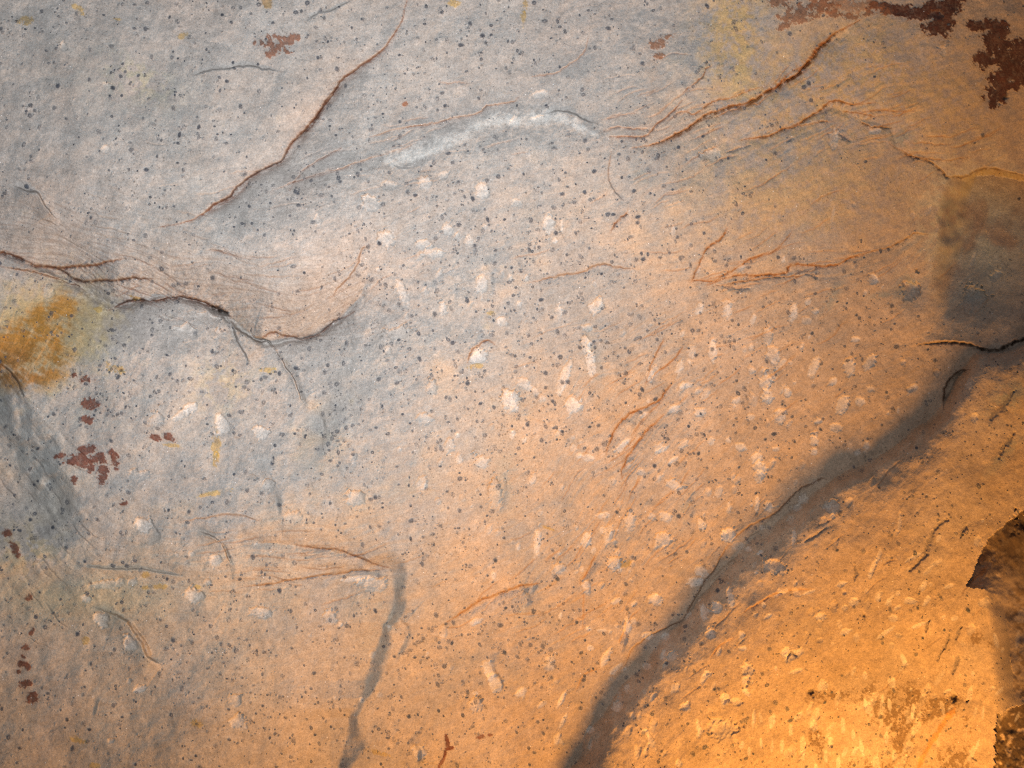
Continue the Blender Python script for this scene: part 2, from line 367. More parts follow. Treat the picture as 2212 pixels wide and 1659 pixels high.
# rusty and grey cracks: points, half width, depth mm, colour amount, lip (step) mm
RUST, DRUST, GREYC, ORNG = rgb(0.145, 0.062, 0.037), rgb(0.09, 0.037, 0.022), rgb(0.17, 0.145, 0.13), rgb(0.22, 0.085, 0.022)
cracks = [
 ([(880,0),(868,45),(845,85),(815,120),(770,150),(737,175),(722,200),(705,225),(688,250),(655,285),(630,310),(618,330),(605,350),(570,368),(540,385),(515,405),(500,425),(470,440),(440,462),(400,478),(350,490)],2.7,7,.95,7,RUST),
 ([(735,177),(712,212),(690,247),(660,280),(634,306)],2.4,5,.9,2,DRUST),
 ([(540,385),(522,412),(495,430),(462,452),(430,470)],1.6,3,.6,2,RUST),
 ([(737,320),(690,345),(653,370),(625,412)],1.5,3,.6,2,RUST),
 ([(415,163),(445,155),(480,148),(505,143),(540,140),(575,146),(610,155)],1.6,2.5,.45,3,GREYC),
 ([(660,47),(686,30),(707,27),(737,13),(760,0)],1.5,2.5,.5,2,GREYC),
 ([(30,402),(63,413),(85,418),(100,445),(125,475)],1.8,4,.4,6,GREYC),
 ([(-40,535),(0,545),(33,556),(70,570),(100,577),(150,576),(190,574),(230,567),(262,560)],2.8,9,.95,8,RUST),
 ([(100,577),(130,585),(150,595),(165,606),(185,610),(230,608),(265,602),(300,598),(330,602)],2.6,8,.95,6,DRUST),
 ([(0,575),(60,585),(130,605),(150,614),(165,618),(180,628)],1.8,4,.6,6,RUST),
 ([(235,670),(255,662),(290,652),(330,650),(360,645),(385,642),(410,646),(435,652),(460,662),(480,672),(496,682)],2.6,9,1.,11,RUST),
 ([(455,660),(470,667),(486,675),(494,684)],4.0,16,1.,4,rgb(0.05,0.035,0.03)),
 ([(250,640),(280,628),(300,618)],1.5,2,.5,1,RUST),
 ([(560,735),(572,728),(585,718),(600,718),(615,725),(640,730),(660,732),(685,724),(710,707),(725,695),(740,687),(765,672)],1.9,5,.8,5,RUST),
 ([(495,684),(510,707),(540,725),(560,735),(575,733),(590,748),(600,765),(615,790),(635,815),(650,855),(662,872)],1.8,6,.45,10,GREYC),
 ([(500,700),(512,730),(525,755),(540,790)],1.5,3,.3,5,GREYC),
 ([(795,530),(780,545),(770,575),(755,600),(735,620),(720,640)],1.7,3,.5,4,RUST),
 ([(950,177),(970,181),(990,177),(1010,180)],1.4,2,.4,1,RUST),
 ([(1270,83),(1262,110),(1240,133),(1215,147),(1185,160),(1150,166)],1.5,3,.5,2,RUST),
 ([(590,412),(640,392),(700,372),(737,365),(757,358),(794,345),(835,333)],1.7,3,.55,3,RUST),
 ([(880,275),(925,268),(950,266),(980,257),(1030,248),(1055,230),(1075,225),(1105,221),(1120,210)],1.6,4,.6,3,RUST),
 ([(800,296),(840,284),(880,277),(930,270)],1.5,3,.4,2,RUST),
 ([(843,350),(860,360),(884,362)],1.3,2,.5,1,GREYC),
 ([(1174,245),(1204,240),(1237,245),(1257,257),(1290,267)],1.6,3,.55,3,GREYC),
 ([(1474,217),(1453,243),(1430,263),(1410,283),(1390,297),(1354,297),(1317,295)],2.0,5,.9,3,RUST),
 ([(1304,283),(1337,273),(1370,277),(1413,280)],1.6,3,.7,2,RUST),
 ([(1300,258),(1340,250),(1375,245)],1.3,2,.5,1,RUST),
 ([(1367,320),(1400,315),(1424,307),(1450,297),(1475,283),(1491,273),(1525,250),(1558,240),(1585,230),(1615,222),(1635,213),(1658,200),(1681,187),(1691,177),(1721,160),(1741,137),(1758,123),(1768,107),(1788,90),(1805,73),(1825,63),(1858,43)],3.0,10,1.,6,ORNG),
 ([(1655,203),(1690,180),(1722,160),(1745,135),(1764,112),(1790,88)],3.2,9,.95,2,rgb(0.22,0.07,0.015)),
 ([(1475,200),(1495,183),(1518,167),(1528,150),(1535,143)],1.6,3,.75,2,RUST),
 ([(1440,262),(1475,240),(1501,247),(1541,220),(1575,213),(1615,197),(1651,187)],1.5,3,.7,2,ORNG),
 ([(1531,257),(1575,240),(1618,227),(1641,223),(1655,207)],1.6,3,.75,2,ORNG),
 ([(1681,187),(1705,160),(1728,146)],1.4,2,.6,1,ORNG),
 ([(1320,500),(1333,477),(1345,467),(1357,463)],1.8,4,.85,3,RUST),
 ([(1320,327),(1317,373),(1324,400),(1347,433)],1.3,2,.4,2,RUST),
 ([(1601,303),(1635,297),(1661,292),(1691,280),(1728,267),(1755,250),(1775,237),(1791,223),(1808,218),(1841,225),(1891,222)],2.0,6,.85,5,ORNG),
 ([(1815,240),(1858,245),(1891,253)],1.5,3,.7,2,RUST),
 ([(1858,263),(1891,273),(1925,277)],1.7,5,.7,5,DRUST),
 ([(1855,242),(1900,238),(1941,240),(1975,240)],1.4,2,.6,2,RUST),
 ([(1691,280),(1741,270),(1765,267),(1801,263)],1.6,4,.7,3,DRUST),
 ([(1921,310),(1958,337),(1975,340),(2008,347),(2038,373),(2051,382),(2091,380),(2115,367),(2138,365),(2175,372),(2230,384)],1.9,6,.6,3,DRUST),
 ([(1958,337),(2000,342),(2050,345),(2090,340)],1.4,3,.6,2,RUST),
 ([(1518,553),(1538,530),(1558,517),(1571,493)],2.0,5,.9,3,ORNG),
 ([(1661,550),(1688,527),(1711,500)],1.4,3,.6,2,RUST),
 ([(1858,550),(1908,540),(1941,523),(1975,507),(2008,507)],1.6,4,.6,4,DRUST),
 ([(1498,606),(1541,608),(1561,593),(1591,580),(1625,563),(1660,545)],1.7,4,.85,3,ORNG),
 ([(1528,616),(1585,603),(1628,601),(1658,596),(1695,590),(1708,575),(1748,576),(1775,575),(1808,571),(1841,556),(1875,545)],1.9,5,.9,5,ORNG),
 ([(1541,619),(1608,609),(1648,604),(1708,598),(1728,596)],1.5,4,.7,3,DRUST),
 ([(1495,606),(1506,580),(1519,552)],1.6,4,.8,3,ORNG),
 ([(1981,746),(2021,740),(2055,740),(2091,743),(2125,753),(2158,755),(2181,743),(2212,733),(2300,715)],2.7,14,.9,7,rgb(0.06,0.032,0.02)),
 ([(2038,885),(2041,843),(2051,820),(2071,806),(2098,798)],1.9,7,.7,8,DRUST),
 ([(1575,1176),(1600,1150),(1640,1125),(1681,1103),(1708,1073),(1735,1053),(1768,1038),(1785,1035)],1.7,5,.5,5,RUST),
 ([(1575,1176),(1561,1196),(1548,1223),(1528,1250),(1511,1280),(1498,1300),(1481,1330),(1450,1355),(1410,1370),(1385,1385),(1365,1400),(1350,1440)],1.7,5,.5,5,RUST),
 ([(1608,1322),(1641,1300),(1688,1280),(1758,1273)],1.5,3,.6,3,ORNG),
 ([(1535,1420),(1558,1395),(1585,1378)],1.4,2,.6,2,ORNG),
 ([(1010,783),(1017,770),(1030,750),(1050,740),(1070,746)],1.8,5,.8,4,RUST),
 ([(1144,610),(1180,603),(1214,593),(1257,588),(1284,576),(1310,573),(1344,578),(1367,581)],1.8,3,.5,4,RUST),
 ([(1450,830),(1437,846),(1424,866),(1390,883),(1364,893),(1344,910),(1330,926),(1317,960),(1310,980)],2.0,6,.9,5,ORNG),
 ([(1434,896),(1407,923),(1387,946),(1370,966),(1357,986),(1347,1006),(1344,1033)],2.0,5,.9,4,ORNG),
 ([(1434,733),(1424,753),(1407,786),(1395,830)],1.4,3,.6,3,ORNG),
 ([(1475,750),(1455,780),(1420,806),(1400,825)],1.6,4,.7,3,ORNG),
 ([(1284,1203),(1270,1229),(1254,1259)],1.6,3,.7,3,ORNG),
 ([(1257,1265),(1263,1306),(1260,1360)],1.3,2,.4,2,ORNG),
 ([(1355,1330),(1345,1370),(1338,1390)],1.4,3,.6,3,ORNG),
 ([(1290,1445),(1262,1460),(1245,1490)],1.3,2,.5,2,ORNG),
 ([(640,1178),(690,1184),(737,1193),(770,1203),(804,1214),(841,1227)],1.8,4,.7,4,RUST),
 ([(520,1268),(600,1258),(680,1246),(737,1240),(777,1234),(830,1229)],1.8,6,.55,4,RUST),
 ([(967,1343),(1004,1323),(1037,1300),(1070,1286),(1104,1273),(1130,1266),(1164,1261)],1.9,5,.75,6,ORNG),
 ([(193,1306),(240,1323),(267,1336),(290,1360),(310,1386),(320,1416),(350,1436)],3.5,6,.35,6,GREYC),
 ([(427,1146),(467,1163),(487,1186),(500,1223)],2.2,3,.25,8,GREYC),
 ([(0,785),(22,805),(44,838),(52,862)],2.4,8,.5,3,GREYC),
 ([(390,1128),(440,1120),(500,1110),(560,1125)],1.8,2,.3,3,RUST),
 ([(170,1222),(260,1226),(330,1232),(400,1244)],1.7,3,.45,4,GREYC),
]
for k, (pts, w, dep, amt, lip, colr) in enumerate(cracks):
    poly = jitter(spline(pts, 5), 2.1, 100 + k)
    W, d, t, sd = pl_dist(poly, 46)
    tap0 = np.clip(np.minimum(t, 1 - t) * 7, 0.12, 1)
    taper = tap0 * (0.85 + 0.16 * n_fine[W])
    ww = np.clip(w * taper, 0.7, None)
    g = np.exp(-(d / ww) ** 2)
    H[W] -= dep * 1e-3 * 1.15 * g * np.clip(taper, 0.2, 1.1)
    dd_ = poly[-1] - poly[0]
    flip = 1.0 if (-dd_[1] * -0.6 + dd_[0] * -0.8) > 0 else -1.0          # the upper left side stands proud
    if colr is GREYC: flip = -flip
    H[W] += lip * 1e-3 * 1.05 * flip * np.tanh((sd + 0.5 * n_fine[W]) / (w * 0.75)) * np.exp(-d / 30.0) * np.clip(1.1 - d / 40.0, 0, 1) * tap0
    mixw(W, 0.85 * amt * np.clip((0.95 + 0.3 * n_fine[W]) * g, 0, 1), colr)
    mixw(W, 0.30 * amt * np.exp(-(d / (ww * 4.2)) ** 2) * np.clip(0.7 + 0.5 * streak[W], 0, 1.4), colr * 1.45)
    fid = new_feat("crack")
    F = FEAT[W]
    F[(d < np.maximum(1.7, ww * 1.05)) & (taper > 0.25)] = fid

# hairline partings that follow the bedding
rh = np.random.default_rng(55)
zones = [(1350, 1000, 90, 170, 46, ORNG), (1690, 575, 150, 40, 26, ORNG), (1760, 255, 160, 45, 30, ORNG), (420, 600, 200, 55, 44, RUST), (620, 1215, 160, 35, 26, RUST), (1480, 1330, 90, 90, 10, ORNG), (1400, 270, 80, 45, 20, RUST),
         (1240, 1230, 70, 110, 22, ORNG), (1640, 1120, 120, 70, 6, ORNG), (760, 340, 160, 45, 22, RUST), (2000, 330, 110, 30, 16, ORNG), (1080, 1300, 90, 50, 14, ORNG), (1850, 1330, 160, 110, 8, ORNG), (1700, 780, 130, 90, 20, ORNG), (90, 1080, 40, 100, 20, GREYC), (1500, 420, 120, 90, 16, RUST), (250, 450, 160, 60, 18, GREYC)]
kk = 0
for (zp, zq, sp, sq, cnt_, colr) in zones:
    for _ in range(cnt_):
        p, q = rh.normal(zp, sp), rh.normal(zq, sq)
        pts = []
        x, y = p, q
        for _k in range(int(rh.uniform(9, 24))):
            pts.append((x, y))
            j, i = int(np.clip((y - Q0) / DS, 0, NY - 1)), int(np.clip((x - P0) / DS, 0, NX - 1))
            x += 5 * DX[j, i] + rh.normal(0, 0.95); y += 5 * DY[j, i] + rh.normal(0, 0.95)
        W, d, t, sd = pl_dist(np.array(pts), 14)
        if d.size == 0: continue
        tp = np.clip(np.minimum(t, 1 - t) * 4, 0, 1)
        ww = 1.0 + 0.7 * rh.uniform()
        g = np.exp(-(d / ww) ** 2) * tp
        H[W] -= 0.0016 * g
        H[W] -= rh.uniform(0.0004, 0.0018) * (0.15 if zp + 0.8 * zq > 2500 else 1.0) * np.tanh(sd / 3.0) * np.exp(-d / 8.0) * tp
        mixw(W, rh.uniform(0.15, 0.5) * g, colr * 1.1)
# pale lip of stone across the upper middle
lip_pts = spline([(838, 346), (868, 346), (905, 334), (940, 318), (1000, 298), (1035, 274), (1085, 261), (1110, 262), (1160, 257), (1205, 254), (1238, 267), (1264, 284), (1292, 294)], 6)
W, d, t, sd = pl_dist(lip_pts, 60)
lw = np.interp(t, [0, .08, .2, .4, .6, .8, 1], [18, 27, 21, 16, 20, 15, 6]).astype(np.float32) * (1 + 0.16 * n_fine[W])
H[W] += 0.0025 * np.exp(-(d / (lw * 1.4)) ** 2)
mixw(W, np.clip(0.66 + 0.22 * n_col2[W] + 0.10 * n_fine[W], 0.05, 0.95) * sst(1.3, 0.25, (d + 0.5 * np.clip(sd, 0, 20)) / lw), rgb(0.60, 0.60, 0.58))
fid = new_feat("stone_lip", "white lip of stone arching under the thin cracks")
FEAT[W][(d < lw * 0.95)] = fid

# chisel pits: sheet i, j, x, y, half length along x, half length along y, tilt, paleness
pits = []
def pit(i, j, rows):
    for r in rows:
        x, y, a, b = r[:4]
        an = r[4] if len(r) > 4 else 0
        st = r[5] if len(r) > 5 else 0.8
        p, q = T(i, j, x, y)
        pits.append((p, q, a / 3.0, b / 3.0, an, st))
pit(1, 0, [(190,1320,50,48,0,.6),(540,1195,40,35),(910,1235,42,60,15),(690,1490,40,38,0,.7),(290,1540,50,45,0,.7),(520,1585,40,30),(1340,1450,40,60),(1428,1470,9,38),(830,1560,25,35,0,.6),(300,1200,50,30,0,.4),(1130,1310,35,25,0,.5),(600,1640,60,30,0,.6),(1290,610,50,25,-15,.6),(1280,775,45,24,0,.7),(1120,790,35,30,0,.7)])
pit(1, 1, [(910,180,38,60,10),(400,240,30,90,-25,.6),(660,340,25,42,0,.6),(1030,425,30,25,0,.8),(885,650,46,55,20,1),(1660,320,38,52,35),(1410,370,25,45,0,.55),(1600,465,35,25,0,.6),(1590,580,30,60,-8,.8),(1615,680,30,90,-5,.85),(1440,800,32,110,18,.75),(1190,830,60,35,40,.5),(1090,930,60,62,0,.8),(1500,965,50,55,0,.85),(1300,925,25,20,0,.4),(540,1050,45,35,0,.35),(910,1330,45,40,0,.5),(700,1230,30,50,15,.35),(520,1470,35,45,25,.35),(1500,1245,25,25,0,.5),(1600,1305,50,25,5,.6),(1000,1545,45,90,0,.2),(100,1570,60,50,0,.4),(2000,780,20,40,0,.6),(1830,1220,60,20,-45,.8),(2080,1255,44,18,-30,.8),(2150,1320,45,15,-40,.8),(1960,1030,30,15,-30,.7),(2190,720,20,40,20,.7),(2160,985,40,22,-30,.7),(2160,1490,50,30,20,.7),(1940,1400,30,25,0,.5),(380,500,70,40,0,.35),(590,860,30,40,0,.3),(1400,1150,20,20,0,.3)])
pit(2, 1, [(285,340,28,60,0,.8),(715,360,28,50),(810,300,20,25,0,.6),(860,360,20,15),(1240,155,32,35),(455,410,16,36,20),(105,350,20,36,25),(1120,540,36,20,-10),(195,610,27,70,0,.9),(580,640,40,60,0,.6),(550,520,28,60,5,.5),(850,720,28,66,20),(1080,720,40,55,0,.6),(1210,690,28,48,30,.7),(975,815,30,20,-40),(540,820,40,50,0,.75),(550,910,35,55),(675,890,28,28),(345,935,28,20,-40),(625,1030,40,50),(1035,960,40,50,20),(1150,940,30,20),(110,1015,38,28,-20),(885,1070,28,15,-15),(1490,855,44,20,-45,.6),(185,1200,28,20,-40),(295,1190,18,20),(375,1240,42,25,10),(480,1310,40,45),(500,1370,42,40),(495,1430,35,40,0,.6),(855,1200,28,38),(855,1265,26,25),(1190,1225,22,28,0,.7),(1130,1270,18,18,0,.5),(1395,1000,9,22,0,.6),(525,740,20,25,0,.5),(480,1600,16,50,5),(165,1530,20,25,0,.5),(780,1580,35,35,0,.6),(560,1620,25,30,0,.8),(750,1630,30,30,0,.8),(970,1630,50,35,0,.6),(1890,1050,25,40,0,.6),(20,840,44,20,-10),(440,1040,26,20,0,.6),(600,1250,24,15,0,.6),(1470,220,50,62,25,.25),(1890,280,70,80,20,.22),(1210,860,24,20,0,.4),(990,1110,40,28,0,.6),(1880,20,14,44,20,.35),(2030,130,40,24,-40,.3),(1330,1020,12,12,0,.5),(1180,235,14,18,0,.5),(800,415,30,22,0,.4),(1860,830,22,36,15,.3),(1650,760,20,24,0,.2)])
pit(1, 2, [(1270,200,24,92,5,.75),(1690,20,50,18,-10,.7),(1590,180,32,50,12),(1730,150,32,72,15,.5),(1870,60,38,60,0,.5),(2090,180,55,45,0,.6),(2010,30,28,25,0,.5),(2100,30,45,30,20,.7),(1765,335,40,42,0,.7),(1410,370,45,35,0,.5),(1590,490,32,50,-10,.6),(1780,575,32,16,-30),(2035,565,46,40),(870,710,40,24,-30),(1420,670,11,20,20),(1600,755,22,18),(1690,765,32,9),(1855,750,32,40,0,.9),(1980,800,30,22,0,.9),(2100,805,28,24,0,.9),(1710,950,22,62,25,.85),(1610,880,20,20),(1350,975,30,45,0,.6),(1770,1020,48,18,-45),(960,1020,38,62,-15,.85),(990,1100,40,60,-20,.7),(870,1175,18,14),(1165,1165,38,24,-40),(1430,1210,18,62,28,.85),(1440,1350,14,52,25,.8),(1985,1000,25,20,0,.8),(1855,1140,20,20,0,.8),(1790,1260,25,30,0,.9),(1610,1410,25,25,0,.8),(2140,935,42,32,-40,.6),(1300,1245,32,14,-40,.6),(2020,1200,14,34,35,.7),(2000,1470,18,70,-22,.6),(2190,1630,25,25),(510,1555,42,40,0,.6),(210,470,80,45,0,.4),(660,790,28,40,0,.35),(870,1250,40,40,0,.4),(130,430,110,16,-4,.8),(1930,1330,12,20,20,.5)])
pit(2, 2, [(310,150,38,46,15,.9),(125,80,28,36),(360,215,46,30,0,.3),(110,380,40,35),(75,450,45,30,0,.9),(220,620,28,36,-25,.9),(135,650,26,62,-8,.9),(310,560,22,66,-14,.8),(430,240,20,15),(500,265,22,14,-30),(600,360,60,45,20,.5),(720,160,14,46,5),(380,800,17,25),(180,790,30,35),(390,885,26,14,-10),(235,910,14,26,25),(160,1050,25,20),(420,1020,36,40,0,.6),(280,1210,36,30),(415,1170,36,20,45),(20,1265,30,25),(350,1230,40,30,20,.5),(100,1385,17,52,-8),(250,1400,90,55,0,.35),(525,600,11,16),(560,675,24,14,-25),(640,525,44,11,-28),(820,520,44,9,-22),(1030,470,32,19,-20),(1110,580,28,30,-20),(890,680,30,22),(1050,780,40,21,-22),(740,920,62,24,-30,.7),(670,910,20,30,20),(740,1030,58,18,-15,.5),(910,1120,28,28,0,.7),(1180,1060,18,24,0,.7),(1365,690,26,20,0,.7),(1475,575,42,22,10,.8),(1560,480,18,36,15),(1390,620,26,12,-30),(1580,580,17,36,30),(1530,735,64,13,-22,.8),(1320,780,62,13,-35,.8),(1725,480,32,13,-20),(1340,570,44,10,-45,.7),(1230,370,18,72,20,.8),(1270,290,13,52,15,.6),(1405,70,14,62,5,.5),(1500,290,58,13,-30,.7),(1430,955,17,36,-25),(1360,1100,20,30,0,.8),(460,1340,11,52,5),(580,1360,18,52,16),(750,1320,38,14,-45),(700,1410,13,36),(850,1390,25,32,0,.6),(1040,1385,15,46,-4),(1105,1445,13,36,-4),(1160,1530,15,58,-12),(1320,1465,13,40),(1340,1250,14,46,-5),(1490,1300,13,40,5),(1185,1250,11,30,5),(1300,1215,8,24,5,.7),(510,1500,11,36,-5),(385,1510,13,26,20),(430,1555,9,30),(645,1520,14,46,5),(580,1520,8,42,5,.6),(930,1590,11,40,-5),(960,1490,16,40,5),(1010,1630,16,42),(1050,1560,13,32,25,.7),(880,1450,10,20,0,.6),(1370,1580,14,30,0,.7),(1910,1510,11,32,20,.7),(1945,1310,9,42,5,.6),(2055,1160,34,11,-45,.6),(2030,830,14,46,-10,.6),(1720,1160,28,12,-20,.7),(1880,1050,11,16,0,.7),(690,1560,50,30,-35,.4),(1640,330,44,14,-25,.5),(2190,680,30,44,10,.5),(2170,830,12,60,8,.4),(1955,590,40,30,0,.4),(1760,690,22,16,-20,.6),(1690,680,18,10,-30,.6),(2010,1140,18,12,0,.6),(1870,760,30,40,10,.35),(890,830,20,16,0,.3),(1590,380,40,14,-45,.5)])
pit(0, 1, [(1240,980,52,32,-20,1),(1170,1030,70,24,-30,.6),(1430,1080,38,66,-20,.95),(1690,1140,48,36,10,.9),(1190,490,70,45,0,.6),(1430,500,30,30,0,.5),(1740,1480,40,35,0,.35),(900,1420,60,30,0,.3),(1330,400,80,30,5,.4),(320,240,40,30,0,.3),(1020,1060,40,40,0,.2)])
pit(0, 2, [(920,80,55,42,20,.8),(1400,310,40,42,0,.7),(1255,540,66,42,10,.65),(660,690,50,46,45,.75),(840,850,36,50,-20,.75),(560,560,32,22,30,.6),(900,1150,36,26,-20,.8),(1530,1360,46,38,0,.6),(1700,650,80,34,5,.55),(860,450,30,20,0,.5),(2140,680,40,46,0,.5),(1530,1220,36,46,10,.35),(1900,30,60,30,0,.3),(1240,270,24,18,0,.4),(680,470,110,26,-5,.35)])
pit(0, 0, [(690,965,30,26,0,.6),(410,300,24,34,0,.5),(700,555,36,20,30,.4)])
pit(2, 0, [(190,1000,50,36,-20,.45),(1250,850,44,16,-12,.7),(980,900,26,56,15,.35),(970,1390,10,64,10,.3),(1590,1360,14,40,30,.25),(1490,1390,14,22,0,.25),(1640,95,60,32,10,.5),(1690,330,20,40,0,.25)])
PALE = rgb(0.69, 0.645, 0.60)
rp = np.random.default_rng(77)
for (zp, zq, sp, sq, n_, tall) in [(1650, 850, 190, 170, 34, 1.2), (1750, 1250, 230, 130, 46, 1.0), (1300, 1150, 130, 160, 22, 1.0), (1850, 1560, 180, 70, 34, 2.2), (1000, 560, 130, 70, 12, 1.1), (600, 1400, 240, 130, 14, 0.8), (1450, 1500, 120, 90, 16, 1.3), (1000, 1000, 160, 120, 14, 1.0)]:
    for _ in range(int(n_ * 1.6)):
        p, q = rp.normal(zp, sp), rp.normal(zq, sq)
        b_ = rp.uniform(3.0, 7.5)
        pits.append((p, q, b_, b_ * tall * rp.uniform(0.8, 1.8), rp.normal(18, 18), rp.uniform(0.08, 0.7)))
for k, (p, q, a, b, an, st) in enumerate(pits):
    a, b = a * 1.12, b * 1.12
    R = max(a, b) * 1.5 + 8
    W = window(p - R, p + R, q - R, q + R)
    if W[0].stop <= W[0].start or W[1].stop <= W[1].start: continue
    c, s = math.cos(math.radians(an)), math.sin(math.radians(an))
    u = (P[W] - p) * c + (Q[W] - q) * s
    v = -(P[W] - p) * s + (Q[W] - q) * c
    r = np.sqrt((u / a) ** 2 + (v / b) ** 2)
    r = r * (1 + 0.11 * n_fine[W] + 0.13 * n_col2[W] * (1 if min(a, b) > 6 else 0.5))
    small = min(a, b)
    dep = min(0.010, 0.42 * small * S) * (0.75 + 0.5 * random.random()) * (0.6 if p + 0.8 * q > 2880 else 1.0)
    tilt = 1 - 0.55 * np.clip(v / b, -1, 1)          # deepest where the tool struck, running out below
    prof = np.clip(1 - r * r, 0, None) ** 0.65
    H[W] -= dep * prof * tilt
    H[W] += 0.0005 * np.exp(-((r - 1.1) / 0.16) ** 2) * np.clip(-v / b, 0, 1) * min(1, small / 8)
    mixw(W, 0.92 * st * sst(1.09, 0.74, r) * np.clip(0.86 + 0.12 * n_fine[W] + 0.05 * n_grit[W], 0.3, 1), 0.78 * PALE + 0.36 * COL[W])
    fid = new_feat("chisel_mark")
    F = FEAT[W]
    F[(r < 0.97)] = fid

# grey-violet gouges on the lamplit mass
for k, (pts, w) in enumerate([([(2048,1123),(2035,1130),(2021,1143),(2014,1160),(2008,1173),(2000,1190),(1995,1203),(1982,1220),(1965,1232)],4.5),([(2088,1136),(2080,1146),(2075,1162)],3.2),([(2078,1353),(2072,1364),(2065,1380)],3.0),([(2051,1370),(2040,1395),(2025,1426)],3.2),
        ([(2071,1416),(2066,1432),(2058,1453)],4.2),([(1846,1222),(1850,1236),(1845,1254)],3.0),([(2010,1338),(2004,1350),(2000,1364)],2.6),([(1720,1417),(1708,1412),(1700,1424)],2.6),([(2190,845),(2172,868),(2155,888),(2140,905)],7),([(2190,935),(2170,965),(2158,990)],4.5),
        ([(2110,1643),(2100,1636)],3),([(1560,618),(1590,625),(1618,624)],3.2),([(1741,592),(1755,596),(1765,600)],2.6),([(1570,330),(1600,320),(1620,314)],2.2),([(1700,306),(1712,300)],4.0),([(1815,290),(1828,298),(1836,304)],5),([(1740,1170),(1760,1160),(1785,1140)],3)]):
    poly = jitter(spline(pts, 5), 1.6, 400 + k)
    W, d, t, sd = pl_dist(poly, 30)
    ww = w * (0.45 + 0.75 * np.sin(np.pi * np.clip(t, 0.06, 0.94))) * (1 + 0.35 * n_fine[W])
    ww = np.clip(ww, 0.6, None)
    H[W] -= 0.0045 * np.exp(-(d / ww) ** 2)
    mixw(W, 0.85 * np.exp(-(d / ww) ** 4) * np.clip(0.8 + 0.3 * n_grit[W], 0.2, 1), rgb(0.17, 0.15, 0.155))
    fid = new_feat("gouge")
    F = FEAT[W]; F[d < np.maximum(ww, 1.7)] = fid

# stains with a body of their own (thin mineral crusts)
def crust_patch(name, label, shapes, colr, amt=0.92, ragged=0.5, raise_m=0.0008, grow=0.12):
    x0 = min(s[0] - 2.8 * max(s[2], s[3]) for s in shapes); x1 = max(s[0] + 2.8 * max(s[2], s[3]) for s in shapes)
    y0 = min(s[1] - 2.8 * max(s[2], s[3]) for s in shapes); y1 = max(s[1] + 2.8 * max(s[2], s[3]) for s in shapes)
    W = window(x0, x1, y0, y1)
    f = np.full(P[W].shape, -9.0, np.float32)
    for s in shapes:
        an = s[4] if len(s) > 4 else 0
        c, sn = math.cos(math.radians(an)), math.sin(math.radians(an))
        u = (P[W] - s[0]) * c + (Q[W] - s[1]) * sn
        v = -(P[W] - s[0]) * sn + (Q[W] - s[1]) * c
        f = np.maximum(f, 1.35 + grow - np.sqrt((u / s[2]) ** 2 + (v / s[3]) ** 2))
    f = f + ragged * np.clip(1 + f * 0.7, 0, 1) * (0.30 * n_fine[W] + 0.30 * n_col2[W] + 0.12 * n_grit[W])
    m = sst(0.25, 0.5, f)
    mixw(W, amt * m * np.clip(0.94 + 0.06 * n_grit[W] + 0.08 * n_fine[W], 0.4, 1), np.asarray(colr)[None, None, :] * np.clip(1 + 0.13 * n_fine[W] + 0.16 * n_col2[W], 0.6, 1.6)[..., None])
    H[W] += raise_m * m
    mixw(W, 0.22 * amt * sst(-0.35, 0.45, f), np.asarray(colr) * 1.5)
    fid = new_feat(name, label)
    F = FEAT[W]; F[f > 0.38] = fid
RED = rgb(0.125, 0.043, 0.028)
def t3(i, j, *rows): return [(*T(i, j, r[0], r[1]), r[2] / 3.0, r[3] / 3.0, *(r[4:])) for r in rows]
crust_patch("rust_stain", None, t3(0,0,(1770,300,75,46,10),(1860,265,50,26,-20),(1690,270,40,22),(1740,340,34,20)), rgb(0.17,0.07,0.038), .8, 1.0)
crust_patch("rust_stain", None, t3(1,0,(2050,285,56,30,-35),(2110,240,40,16,-25),(2060,360,24,16)), rgb(0.20,0.088,0.042), .75, 1.0)
crust_patch("rust_stain", None, t3(0,0,(1725,12,34,34)), rgb(0.30,0.20,0.09), .8, .5)
for rows in [[(560,800,38,26,-10)],[(478,770,18,16)],[(590,955,42,28)],[(568,1060,32,20,-20)],[(1010,1176,36,17,10)],[(1092,1172,44,18,25)],[(470,1452,22,20)],[(800,1610,24,16,-20)],
             [(415,1290,46,18,-5),(525,1322,56,30,30),(560,1255,56,24,-5),(650,1312,52,30,10),(585,1372,26,22,30),(455,1330,40,20),(660,1385,38,24),(665,1440,26,46)],[(738,1310,24,46,-15)]]:
    crust_patch("red_stain", None, t3(0,1,*rows), RED, .88, .85)
for rows in [[(50,135,30,20)],[(95,235,20,46,-30)],[(188,550,24,22)],[(165,880,24,22)],[(150,935,18,18),(135,985,26,22),(178,1000,18,22)],[(125,1035,22,14)],[(165,1112,42,24,-20)],[(205,1200,40,34)],[(210,770,12,26,20)]]:
    crust_patch("red_stain", None, t3(0,2,*rows), rgb(0.13,0.048,0.03), .9, .5)
crust_patch("red_stain", None, t3(1,2,(685,1490,13,44,-8),(700,1530,22,12),(672,1560,10,30,10)), rgb(0.12,0.035,0.018), .92, .4)
crust_patch("red_stain", None, t3(1,2,(905,1458,26,12,-10),(965,1445,16,8)), rgb(0.17,0.06,0.03), .8, .5)
crust_patch("red_stain", None, t3(1,2,(648,1625,10,40,25)), rgb(0.15,0.05,0.03), .8, .5)
crust_patch("red_stain", None, t3(1,0,(415,675,16,12)), rgb(0.24,0.10,0.05), .85, .4)
MAR = rgb(0.062, 0.021, 0.015)
